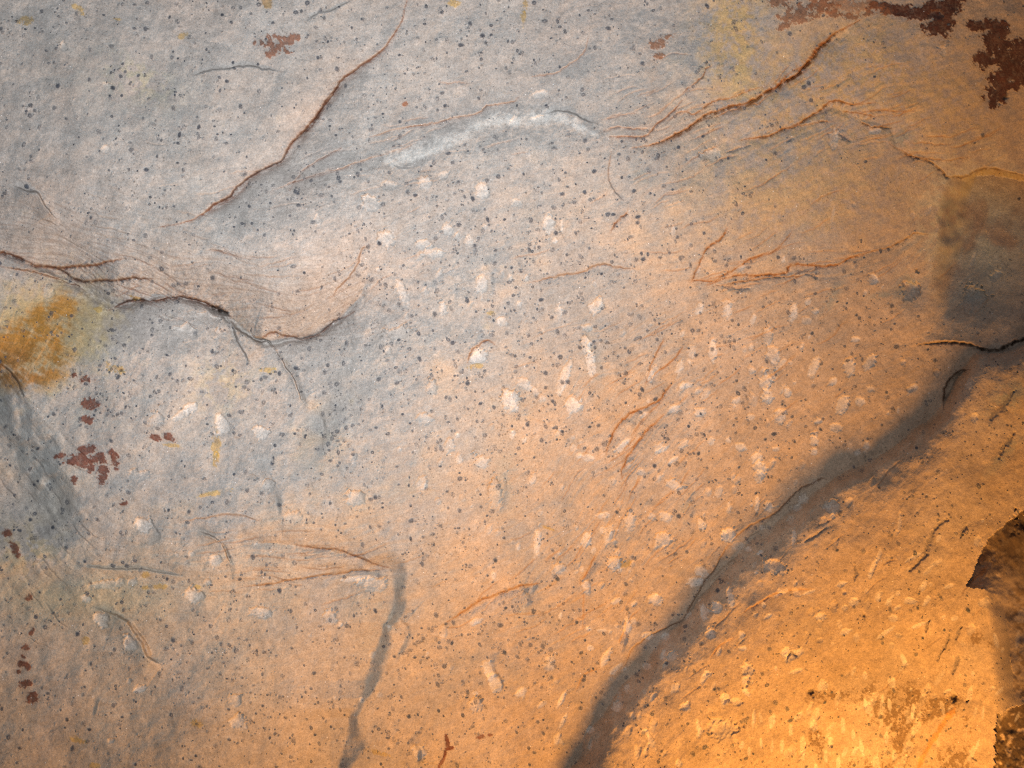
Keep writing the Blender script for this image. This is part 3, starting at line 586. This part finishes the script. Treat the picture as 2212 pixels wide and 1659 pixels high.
crust_patch("maroon_crust", "dark maroon crust with a triangular foot along the top edge", t3(2,0,(1360,60,110,28,8),(1500,90,120,34,8),(1640,70,90,44,0),(1740,40,46,60,0),(1650,180,76,40,10),(1690,140,60,80,0),(1760,-60,60,80)), MAR, .95, .6, .0012, .32)
crust_patch("maroon_crust", "long ragged dark maroon crust hanging down beside the edge", t3(2,0,(1940,170,76,32,10),(2040,190,80,40,20),(2010,270,56,60,-20),(1980,380,56,56,20),(2070,360,70,80,0),(2130,430,80,90,0),(2080,520,76,60,0),(2190,330,60,60),(2040,610,56,60,25),(2010,670,30,30,-40),(2230,470,50,60)), MAR, .93, .75, .0012, .32)
crust_patch("maroon_crust", "thin broken brown crust trailing along the top edge", t3(2,0,(640,10,50,30),(760,60,80,36,10),(880,30,80,30),(700,110,60,26),(980,95,30,14),(1080,110,50,14,10),(1200,90,60,14,-20),(660,150,34,20,-40)), rgb(0.16,0.065,0.035), .7, 1.3, .0007, .3)
crust_patch("maroon_crust", "soft brown smear between the two maroon crusts", t3(2,0,(1000,30,160,34,5),(1180,40,90,28,10)), rgb(0.23,0.10,0.05), .5, 1.4, .0004, .3)
YEL = rgb(0.40, 0.26, 0.055)
for i, j, row in [(0,0,(172,130,42,22,5)),(0,0,(512,60,36,18,35)),(0,0,(1187,230,24,14,-10)),(0,0,(760,125,20,7,10)),(0,1,(1402,1205,22,60,-3)),(0,1,(1400,1320,14,34)),(0,1,(1110,1226,38,11,8)),(0,1,(1385,1538,76,13,-10)),(0,1,(755,730,56,20,20)),(0,1,(1735,740,38,16,5)),
                  (1,1,(880,716,46,13,-4)),(1,1,(970,368,20,14)),(0,2,(550,830,20,20)),(0,2,(945,410,22,14)),(0,2,(1040,486,36,13,5)),(0,2,(945,490,20,12)),(0,2,(1275,486,16,10)),(0,2,(510,1480,42,18,25)),(0,2,(1280,1375,34,28)),(0,2,(610,1650,30,18)),(1,0,(725,22,34,16,-5)),(1,0,(1178,110,16,44)),(1,0,(1190,30,18,36)),(1,2,(1340,105,44,7,20)),(1,2,(1840,330,30,22)),(1,2,(230,1560,60,12,15)),(0,1,(635,345,24,12,20)),(0,1,(870,268,28,10,20))]:
    crust_patch("ochre_flake", None, t3(i, j, row), YEL * (0.85 + 0.3 * random.random()), .55, .85, .0004)
crust_patch("ochre_vein", "thin bright orange vein running to the foot of the picture", [(2052,1545,5,16,30),(2035,1568,5,18,33),(2016,1596,5,22,33),(1998,1626,5,22,30),(1986,1655,5,20,25)], rgb(0.44,0.20,0.03), .55, .5, .0003)
# dark holes
for (p, q, r0) in [(2061, 1509, 7), (1753, 1494, 6), (2212, 1128, 14), (2170, 210, 5), (262, 800, 3.5), (1866, 1330, 3)]:
    W = window(p - 30, p + 30, q - 30, q + 30)
    d = np.sqrt((P[W] - p) ** 2 + (Q[W] - q) ** 2) * (1 + 0.25 * n_fine[W])
    H[W] -= 0.010 * np.exp(-(d / r0) ** 2) * (r0 / 6)
    mixw(W, 0.8 * np.exp(-(d / r0) ** 4), rgb(0.09, 0.07, 0.06))
    fid = new_feat("hole")
    F = FEAT[W]; F[d < r0 * 1.05] = fid

np.clip(COL, 0.015, 0.80, out=COL)

# ------------------------------------------------------------------ the rock masses
def rev(a): return list(a)[::-1]
C1 = [(900,-60),(880,0),(868,45),(845,85),(815,120),(770,150),(737,175),(705,225),(655,285),(618,330),(605,350),(540,385),(500,425),(440,462),(350,490)]
C16 = [(1367,320),(1424,307),(1475,283),(1525,250),(1585,230),(1635,213),(1681,187),(1721,160),(1758,123),(1788,90),(1825,63),(1858,43),(1900,0),(1960,-60)]
C12 = [(480,445),(600,405),(700,372),(794,345),(838,346),(868,328),(935,300),(990,270),(1055,232),(1120,215),(1204,240),(1264,262),(1300,285),(1367,320)]
C19 = [(1367,320),(1480,312),(1601,303),(1661,292),(1728,267),(1791,240),(1858,263),(1925,277),(1921,310),(1958,337),(2008,347),(2038,373),(2091,380),(2138,365),(2212,382)]
C9 = [(838,346),(800,430),(795,530),(770,575),(740,650),(710,707),(660,732),(600,718),(575,735),(540,725),(495,682)]
C6 = [(495,682),(460,662),(410,646),(360,645),(290,652),(235,670)]
C5 = [(235,670),(180,628),(150,595),(100,577),(33,556),(0,545),(-600,520)]
CREASE = [(575,735),(600,765),(635,815),(662,872),(690,960),(740,1070),(800,1160),(840,1228)]
BT = [(-600,1262),(160,1250),(330,1258),(470,1266),(600,1262),(700,1243),(800,1234),(838,1232)]
BR = [(838,1232),(850,1280),(855,1335),(830,1375),(806,1412),(776,1502),(746,1600),(735,1670),(715,2200)]
MASS = np.full((NY, NX), 4, np.int32)     # 4: the broad chiselled face in the middle
MASS[inside([(-600,-600),(900,-600)] + C1 + [(200,528),(0,545),(-600,520)])] = 1
MASS[inside([(900,-600)] + C1 + C12[:1] + C12 + C16 + [(1960,-600)])] = 2
MASS[inside([(1960,-600)] + rev(C16) + C19 + [(2400,400),(2800,420),(2800,-600)])] = 3
MASS[inside([(350,490)] + C12[:5] + C9 + C6[1:] + C5[1:] + [(0,545),(200,528)])] = 5
MASS[inside([(-600,520)] + rev(C5)[1:] + rev(C6)[1:] + rev(C9)[1:3] + CREASE[0:] + rev(BT)[1:] + [(-600,1262)])] = 6
MASS[inside(BT + BR[1:] + [(-600,2200)])] = 7
MASS[(dl > 0) & (P < 240)] = 8
MASS[inside([(2091,380),(2138,365),(2212,382),(2400,400),(2800,420),(2800,640),(2300,715),(2212,733),(2158,755),(2091,743),(2021,740),(1985,705),(1955,650),(1965,590),(2010,530),(2035,460),(2060,410)])] = 11
MASS[(dv > 0) & (MASS != 11)] = 9
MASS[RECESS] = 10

mass_info = {
 1: ("sandstone_sheet", "pale grey speckled sandstone sheet left of the long rusty crack at the top", "rock"),
 2: ("sandstone_sheet", "pale grey speckled sandstone sheet above the white arched lip, between two cracks", "rock"),
 3: ("sandstone_sheet", "ochre sandstone sheet with dark maroon crusts in the top right corner", "rock"),
 4: ("chiselled_rock", "broad chiselled rock face in the middle, grey fading to orange, dotted with pale pits", "rock"),
 5: ("sandstone_fold", "grey folded band of rock sagging under the pale sheets beside the rusty cracks", "rock"),
 6: ("chiselled_rock", "grey and buff rock face with red stains and an ochre seep", "rock"),
 7: ("sandstone_block", "speckled buff rock block with a square upper corner at the bottom left", "rock"),
 8: ("rock_hollow", "cool grey striated hollow in the rock at the left edge below the ochre seep", "rock"),
 9: ("sandstone_ledge", "bright amber lamplit ledge of pitted rock beyond the dark shadowed valley", "rock"),
 10: ("rock_recess", "dark brown rock recess behind the lamplit ledge at the right edge", "rock"),
 11: ("rock_bulge", "dim grey green bulge of rock at the right edge above the black crack", "rock"),
}

# ------------------------------------------------------------------ world positions
hw = np.clip(H, -0.6, 0.5)
depth = (D - hw).astype(np.float32)
k = depth / D
PX = ((P - CX) * S * k); PZ = ((CY - Q) * S * k); PY = -hw
# mesh columns and rows: every one inside the picture, every fourth in the margins
def picks(arr, lo, hi):
    out = []
    for i, v in enumerate(arr):
        if lo <= v <= hi or i % 4 == 0:
            out.append(i)
    return np.array(out)
ix, iy = picks(px, -16, 2228), picks(qy, -16, 1675)
nx, ny = len(ix), len(iy)
sub = np.ix_(iy, ix)
X = PX[sub]; Y = PY[sub]; Z = PZ[sub]
V = np.stack([X, Y, Z], -1).astype(np.float32)
gu = np.empty_like(V); gv = np.empty_like(V)
gu[:, 1:-1] = V[:, 2:] - V[:, :-2]; gu[:, 0] = V[:, 1] - V[:, 0]; gu[:, -1] = V[:, -1] - V[:, -2]
gv[1:-1] = V[2:] - V[:-2]; gv[0] = V[1] - V[0]; gv[-1] = V[-1] - V[-2]
N = np.cross(gv, gu)
N /= np.linalg.norm(N, axis=-1, keepdims=True) + 1e-12
if N[ny // 2, nx // 2, 1] > 0:
    N = -N
VC = V.reshape(-1, 3); NC = N.reshape(-1, 3).astype(np.float32)
CC = np.concatenate([COL[sub], np.ones((ny, nx, 1), np.float32)], -1).reshape(-1, 4)

# ------------------------------------------------------------------ materials
def rock_material():
    m = bpy.data.materials.new("sandstone")
    m.use_nodes = True
    nt = m.node_tree; nd = nt.nodes; ln = nt.links
    b = nd["Principled BSDF"]
    b.inputs["Roughness"].default_value = 0.92
    b.inputs["Specular IOR Level"].default_value = 0.18
    geo = nd.new("ShaderNodeNewGeometry")
    at = nd.new("ShaderNodeAttribute"); at.attribute_name = "stone_colour"
    def noise(scale, detail, rough=0.6):
        n = nd.new("ShaderNodeTexNoise"); n.inputs["Scale"].default_value = scale; n.inputs["Detail"].default_value = detail; n.inputs["Roughness"].default_value = rough
        ln.new(geo.outputs["Position"], n.inputs["Vector"]); return n
    def rng_(src, a0, a1, b0, b1):
        r = nd.new("ShaderNodeMapRange"); r.inputs["From Min"].default_value = a0; r.inputs["From Max"].default_value = a1
        r.inputs["To Min"].default_value = b0; r.inputs["To Max"].default_value = b1; ln.new(src, r.inputs["Value"]); return r.outputs["Result"]
    def mul(a, bsock):
        x = nd.new("ShaderNodeMath"); x.operation = 'MULTIPLY'; ln.new(a, x.inputs[0]); ln.new(bsock, x.inputs[1]); return x.outputs[0]
    g1 = noise(270, 3, 0.75); g2 = noise(110, 4, 0.65)
    f1 = rng_(g1.outputs["Fac"], 0.28, 0.72, 0.73, 1.27)
    f2 = rng_(g2.outputs["Fac"], 0.25, 0.75, 0.88, 1.12)
    f = mul(f1, f2)
    # sparse dark mineral grains
    v = nd.new("ShaderNodeTexVoronoi"); v.inputs["Scale"].default_value = 95; ln.new(geo.outputs["Position"], v.inputs["Vector"])
    dens = noise(9, 3)
    thr = rng_(dens.outputs["Fac"], 0.35, 0.7, 0.06, 0.26)
    lt = nd.new("ShaderNodeMath"); lt.operation = 'SUBTRACT'; ln.new(thr, lt.inputs[0]); ln.new(v.outputs["Distance"], lt.inputs[1])
    pep = rng_(lt.outputs[0], 0.0, 0.10, 1.0, 0.60)
    f = mul(f, pep)
    mx = nd.new("ShaderNodeVectorMath"); mx.operation = 'SCALE'
    ln.new(at.outputs["Color"], mx.inputs[0]); ln.new(f, mx.inputs["Scale"])
    # quartz glints: flash sparkle painted as tiny bright grains
    v2 = nd.new("ShaderNodeTexVoronoi"); v2.inputs["Scale"].default_value = 62; ln.new(geo.outputs["Position"], v2.inputs["Vector"])
    gl = rng_(v2.outputs["Distance"], 0.055, 0.10, 1.0, 0.0)
    cr = nd.new("ShaderNodeSeparateColor"); ln.new(v2.outputs["Color"], cr.inputs[0])
    sel = rng_(cr.outputs[0], 0.80, 0.82, 0.0, 0.75)
    gm = mul(gl, sel)
    mixn = nd.new("ShaderNodeMix"); mixn.data_type = 'RGBA'
    ln.new(gm, mixn.inputs["Factor"]); ln.new(mx.outputs[0], mixn.inputs["A"]); mixn.inputs["B"].default_value = (0.85, 0.86, 0.88, 1)
    ln.new(mixn.outputs["Result"], b.inputs["Base Color"])
    h1 = noise(420, 2, 0.6); h2 = noise(150, 4, 0.7)
    add = nd.new("ShaderNodeMath"); add.operation = 'ADD'; ln.new(rng_(h1.outputs["Fac"], 0, 1, 0, 0.0007), add.inputs[0]); ln.new(rng_(h2.outputs["Fac"], 0, 1, 0, 0.0017), add.inputs[1])
    bp = nd.new("ShaderNodeBump"); bp.inputs["Strength"].default_value = 0.68; bp.inputs["Distance"].default_value = 1.0
    ln.new(add.outputs[0], bp.inputs["Height"]); ln.new(bp.outputs["Normal"], b.inputs["Normal"])
    return m
def speck_material():
    m = bpy.data.materials.new("dark_mineral")
    m.use_nodes = True
    nt = m.node_tree; nd = nt.nodes; ln = nt.links
    b = nd["Principled BSDF"]; b.inputs["Roughness"].default_value = 0.9; b.inputs["Specular IOR Level"].default_value = 0.15
    at = nd.new("ShaderNodeAttribute"); at.attribute_name = "stone_colour"
    geo = nd.new("ShaderNodeNewGeometry")
    n = nd.new("ShaderNodeTexNoise"); n.inputs["Scale"].default_value = 300; n.inputs["Detail"].default_value = 3
    ln.new(geo.outputs["Position"], n.inputs["Vector"])
    r = nd.new("ShaderNodeMapRange"); r.inputs["From Min"].default_value = 0.3; r.inputs["From Max"].default_value = 0.7; r.inputs["To Min"].default_value = 0.6; r.inputs["To Max"].default_value = 1.5
    ln.new(n.outputs["Fac"], r.inputs["Value"])
    mx = nd.new("ShaderNodeVectorMath"); mx.operation = 'SCALE'
    ln.new(at.outputs["Color"], mx.inputs[0]); ln.new(r.outputs["Result"], mx.inputs["Scale"])
    ln.new(mx.outputs[0], b.inputs["Base Color"])
    return m
M_ROCK, M_SPECK = rock_material(), speck_material()

# ------------------------------------------------------------------ meshes
def make_mesh(name, verts, faces, normals, cols, mat, nside=4):
    me = bpy.data.meshes.new(name)
    nv, nf = len(verts), len(faces)
    me.vertices.add(nv); me.vertices.foreach_set("co", verts.ravel())
    me.loops.add(nf * nside); me.loops.foreach_set("vertex_index", faces.ravel().astype(np.int32))
    me.polygons.add(nf)
    me.polygons.foreach_set("loop_start", (np.arange(nf) * nside).astype(np.int32))
    me.update(calc_edges=True)
    me.polygons.foreach_set("use_smooth", np.ones(nf, bool))
    ca = me.attributes.new("stone_colour", 'FLOAT_COLOR', 'POINT')
    ca.data.foreach_set("color", cols.ravel().astype(np.float32))
    me.materials.append(mat)
    if normals is not None:
        me.normals_split_custom_set_from_vertices(normals)
    return me
def link(name, me, parent=None):
    o = bpy.data.objects.new(name, me)
    scene.collection.objects.link(o)
    if parent is not None:
        o.parent = parent
    return o

base_i = (np.arange(ny - 1)[:, None] * nx + np.arange(nx - 1)[None, :])
QF = np.stack([base_i, base_i + nx, base_i + nx + 1, base_i + 1], -1).reshape(-1, 4)
fM = MASS[sub][:-1, :-1].ravel()
fF = FEAT[sub][:-1, :-1].ravel()
# each feature belongs to the mass that holds most of it
nfeat = len(feat_names)
owner = np.zeros(nfeat, int)
cnt = np.zeros((nfeat, 12), int)
np.add.at(cnt, (fF, fM), 1)
owner = cnt.argmax(1); size = cnt.sum(1)
small = size < 8
fF[small[fF]] = 0
# ragged features fall into pieces: each larger piece becomes a part, crumbs go back to the mass
FG = fF.reshape(ny - 1, nx - 1)
out = np.zeros_like(FG); nxt = 1; comp_of = [0]
seen = FG == 0
for j0, i0 in zip(*np.nonzero(FG)):
    if seen[j0, i0]: continue
    f = FG[j0, i0]; st = [(j0, i0)]; seen[j0, i0] = True; cells = []
    while st:
        j, i = st.pop(); cells.append((j, i))
        for a, b in ((j + 1, i), (j - 1, i), (j, i + 1), (j, i - 1)):
            if 0 <= a < ny - 1 and 0 <= b < nx - 1 and not seen[a, b] and FG[a, b] == f:
                seen[a, b] = True; st.append((a, b))
    if len(cells) >= 12:
        c = np.array(cells); out[c[:, 0], c[:, 1]] = nxt; comp_of.append(f); nxt += 1
fF = out.ravel()
owner = owner[np.array(comp_of)]; feat_names = [feat_names[f] for f in comp_of]; nfeat = nxt
roots = {}
def submesh(name, fidx, mat):
    q = QF[fidx]
    vid, inv = np.unique(q.ravel(), return_inverse=True)
    return make_mesh(name, VC[vid], inv.reshape(-1, 4), NC[vid], CC[vid], mat)
for m, (nm, lab, cat) in mass_info.items():
    idx = np.nonzero((fM == m) & (fF == 0))[0]
    o = link(nm, submesh(nm, idx, M_ROCK))
    o["label"] = lab; o["category"] = cat
    o["group"] = "sandstone masses of the cave wall"
    roots[m] = o
order = np.argsort(fF, kind='stable')
starts = np.searchsorted(fF[order], np.arange(nfeat + 1))
for f in range(1, nfeat):
    a, b = starts[f], starts[f + 1]
    if b - a < 8:
        continue
    nm, lab = feat_names[f]
    o = link(nm, submesh(nm, order[a:b], M_ROCK), roots[owner[f]])
    if lab:
        o["label"] = lab

# ------------------------------------------------------------------ dark mineral specks
def bil(A, p, q):
    x = np.clip((p - P0) / DS, 0, NX - 2); y = np.clip((q - Q0) / DS, 0, NY - 2)
    i, j = x.astype(int), y.astype(int); fx, fy = x - i, y - j
    return A[j, i] * (1 - fx) * (1 - fy) + A[j, i + 1] * fx * (1 - fy) + A[j + 1, i] * (1 - fx) * fy + A[j + 1, i + 1] * fx * fy
dens = 0.75 + 0.20 * n_mid + 0.18 * n_col
dens += 0.8 * blob(1150, 700, 330, 200) + 0.7 * blob(1050, 1380, 180, 110) + 0.6 * blob(520, 1480, 200, 110) + 0.5 * blob(1000, 500, 180, 110) + 0.5 * blob(1500, 960, 150, 130)
dens += 1.6 * blob(725, 930, 26, 60) + 1.4 * blob(200, 880, 70, 45) + 1.0 * blob(1390, 375, 26, 36) + 0.8 * blob(1060, 40, 40, 30) + 0.6 * blob(1120, 1330, 60, 50)
dens -= 0.75 * (blob(2050, 250, 240, 150) + blob(1800, 440, 150, 60) + blob(2130, 560, 110, 130)) + 0.5 * blob(620, 560, 120, 60) + 0.4 * blob(450, 620, 180, 40, 15)
dens -= 1.2 * RECESS + 0.5 * blob(60, 760, 60, 40)
dens = np.clip(dens, 0.03, 2.4)
dens[FEAT > 0] *= 0.22
r2 = np.random.default_rng(99)
cand_p = r2.uniform(-120, 2330, 60000); cand_q = r2.uniform(-120, 1780, 60000)
acc = r2.uniform(0, 2.4, 60000) < bil(dens, cand_p, cand_q) * 0.38
cp, cq = cand_p[acc], cand_q[acc]
# some specks come in knots of two to six
ep, eq = [cp], [cq]
kn = r2.uniform(size=len(cp)) < 0.06
for _ in range(3):
    m = kn & (r2.uniform(size=len(cp)) < 0.7)
    ep.append(cp[m] + r2.normal(0, 7, m.sum())); eq.append(cq[m] + r2.normal(0, 5, m.sum()))
cp, cq = np.concatenate(ep), np.concatenate(eq)
nS = len(cp)
rad = np.exp(r2.normal(math.log(2.45), 0.46, nS))
loc_scale = 1.12 + 0.14 * np.clip((900 - cp) / 900, 0, 1) * np.clip((700 - cq) / 700, 0, 1) - 0.30 * np.clip((cp - 1300) / 900, 0, 1) - 0.12 * np.clip((cq - 900) / 800, 0, 1)
rad = np.clip(rad * loc_scale, 0.8, 5.6)
strength = np.clip(r2.normal(0.62, 0.24, nS), 0.12, 1.0)
NSD = 8
def speck_geo(i):
    th = np.arange(NSD) / NSD * 2 * math.pi + r2.uniform(0, 1)
    el = r2.uniform(0.75, 1.25)
    wob = 1 + r2.normal(0, 0.07, NSD)
    a = bil(ANG, cp[i:i+1], cq[i:i+1])[0]
    ux, uy = np.cos(th) * el * wob, np.sin(th) / el * wob
    dx = ux * math.cos(a) - uy * math.sin(a); dy = ux * math.sin(a) + uy * math.cos(a)
    pp = np.concatenate([[cp[i]], cp[i] + dx * rad[i] * 0.62, cp[i] + dx * rad[i] * 1.12])
    qq = np.concatenate([[cq[i]], cq[i] + dy * rad[i] * 0.62, cq[i] + dy * rad[i] * 1.12])
    x, y, z = bil(PX, pp, qq), bil(PY, pp, qq), bil(PZ, pp, qq)
    lift = np.concatenate([[0.0011], np.full(NSD, 0.0010), np.full(NSD, 0.00035)])
    v = np.stack([x, y - lift, z], -1)
    rock = np.stack([bil(COL[..., c], pp, qq) for c in range(3)], -1)
    dark = np.array([0.078, 0.088, 0.108])
    w = strength[i] * np.concatenate([[1.0 if r2.uniform() < 0.7 else 0.55], np.full(NSD, 0.95), np.full(NSD, 0.28)])
    c = rock * (1 - w[:, None]) + dark * w[:, None]
    return v, np.concatenate([c, np.ones((len(c), 1))], 1)
fan = []
for s_ in range(NSD):
    n_ = (s_ + 1) % NSD
    fan += [(0, 1 + n_, 1 + s_), (1 + s_, 1 + n_, 1 + NSD + n_), (1 + s_, 1 + NSD + n_, 1 + NSD + s_)]
fan = np.array(fan)
mass_at = np.array([MASS[min(NY - 1, max(0, int((q - Q0) / DS))), min(NX - 1, max(0, int((p - P0) / DS)))] for p, q in zip(cp, cq)])
inframe = (cp > 6) & (cp < 2206) & (cq > 6) & (cq < 1653)
rank = np.argsort(-(rad * np.sqrt(strength)) * inframe)
single = set(rank[:300].tolist())
bulk = {}
for i in range(nS):
    v, c = speck_geo(i)
    if i in single:
        link("mineral_speck", make_mesh("mineral_speck", v.astype(np.float32), fan, None, c, M_SPECK, 3), roots[mass_at[i]])
    else:
        bulk.setdefault(mass_at[i], []).append((v, c))
for m, lst in bulk.items():
    v = np.concatenate([a for a, _ in lst]); c = np.concatenate([b for _, b in lst])
    f = np.concatenate([fan + (1 + 2 * NSD) * i for i in range(len(lst))])
    o = link("mineral_specks", make_mesh("mineral_specks", v.astype(np.float32), f, None, c, M_SPECK, 3), roots[m])
    o["kind"] = "stuff"
print("specks", nS, "faces", len(QF))
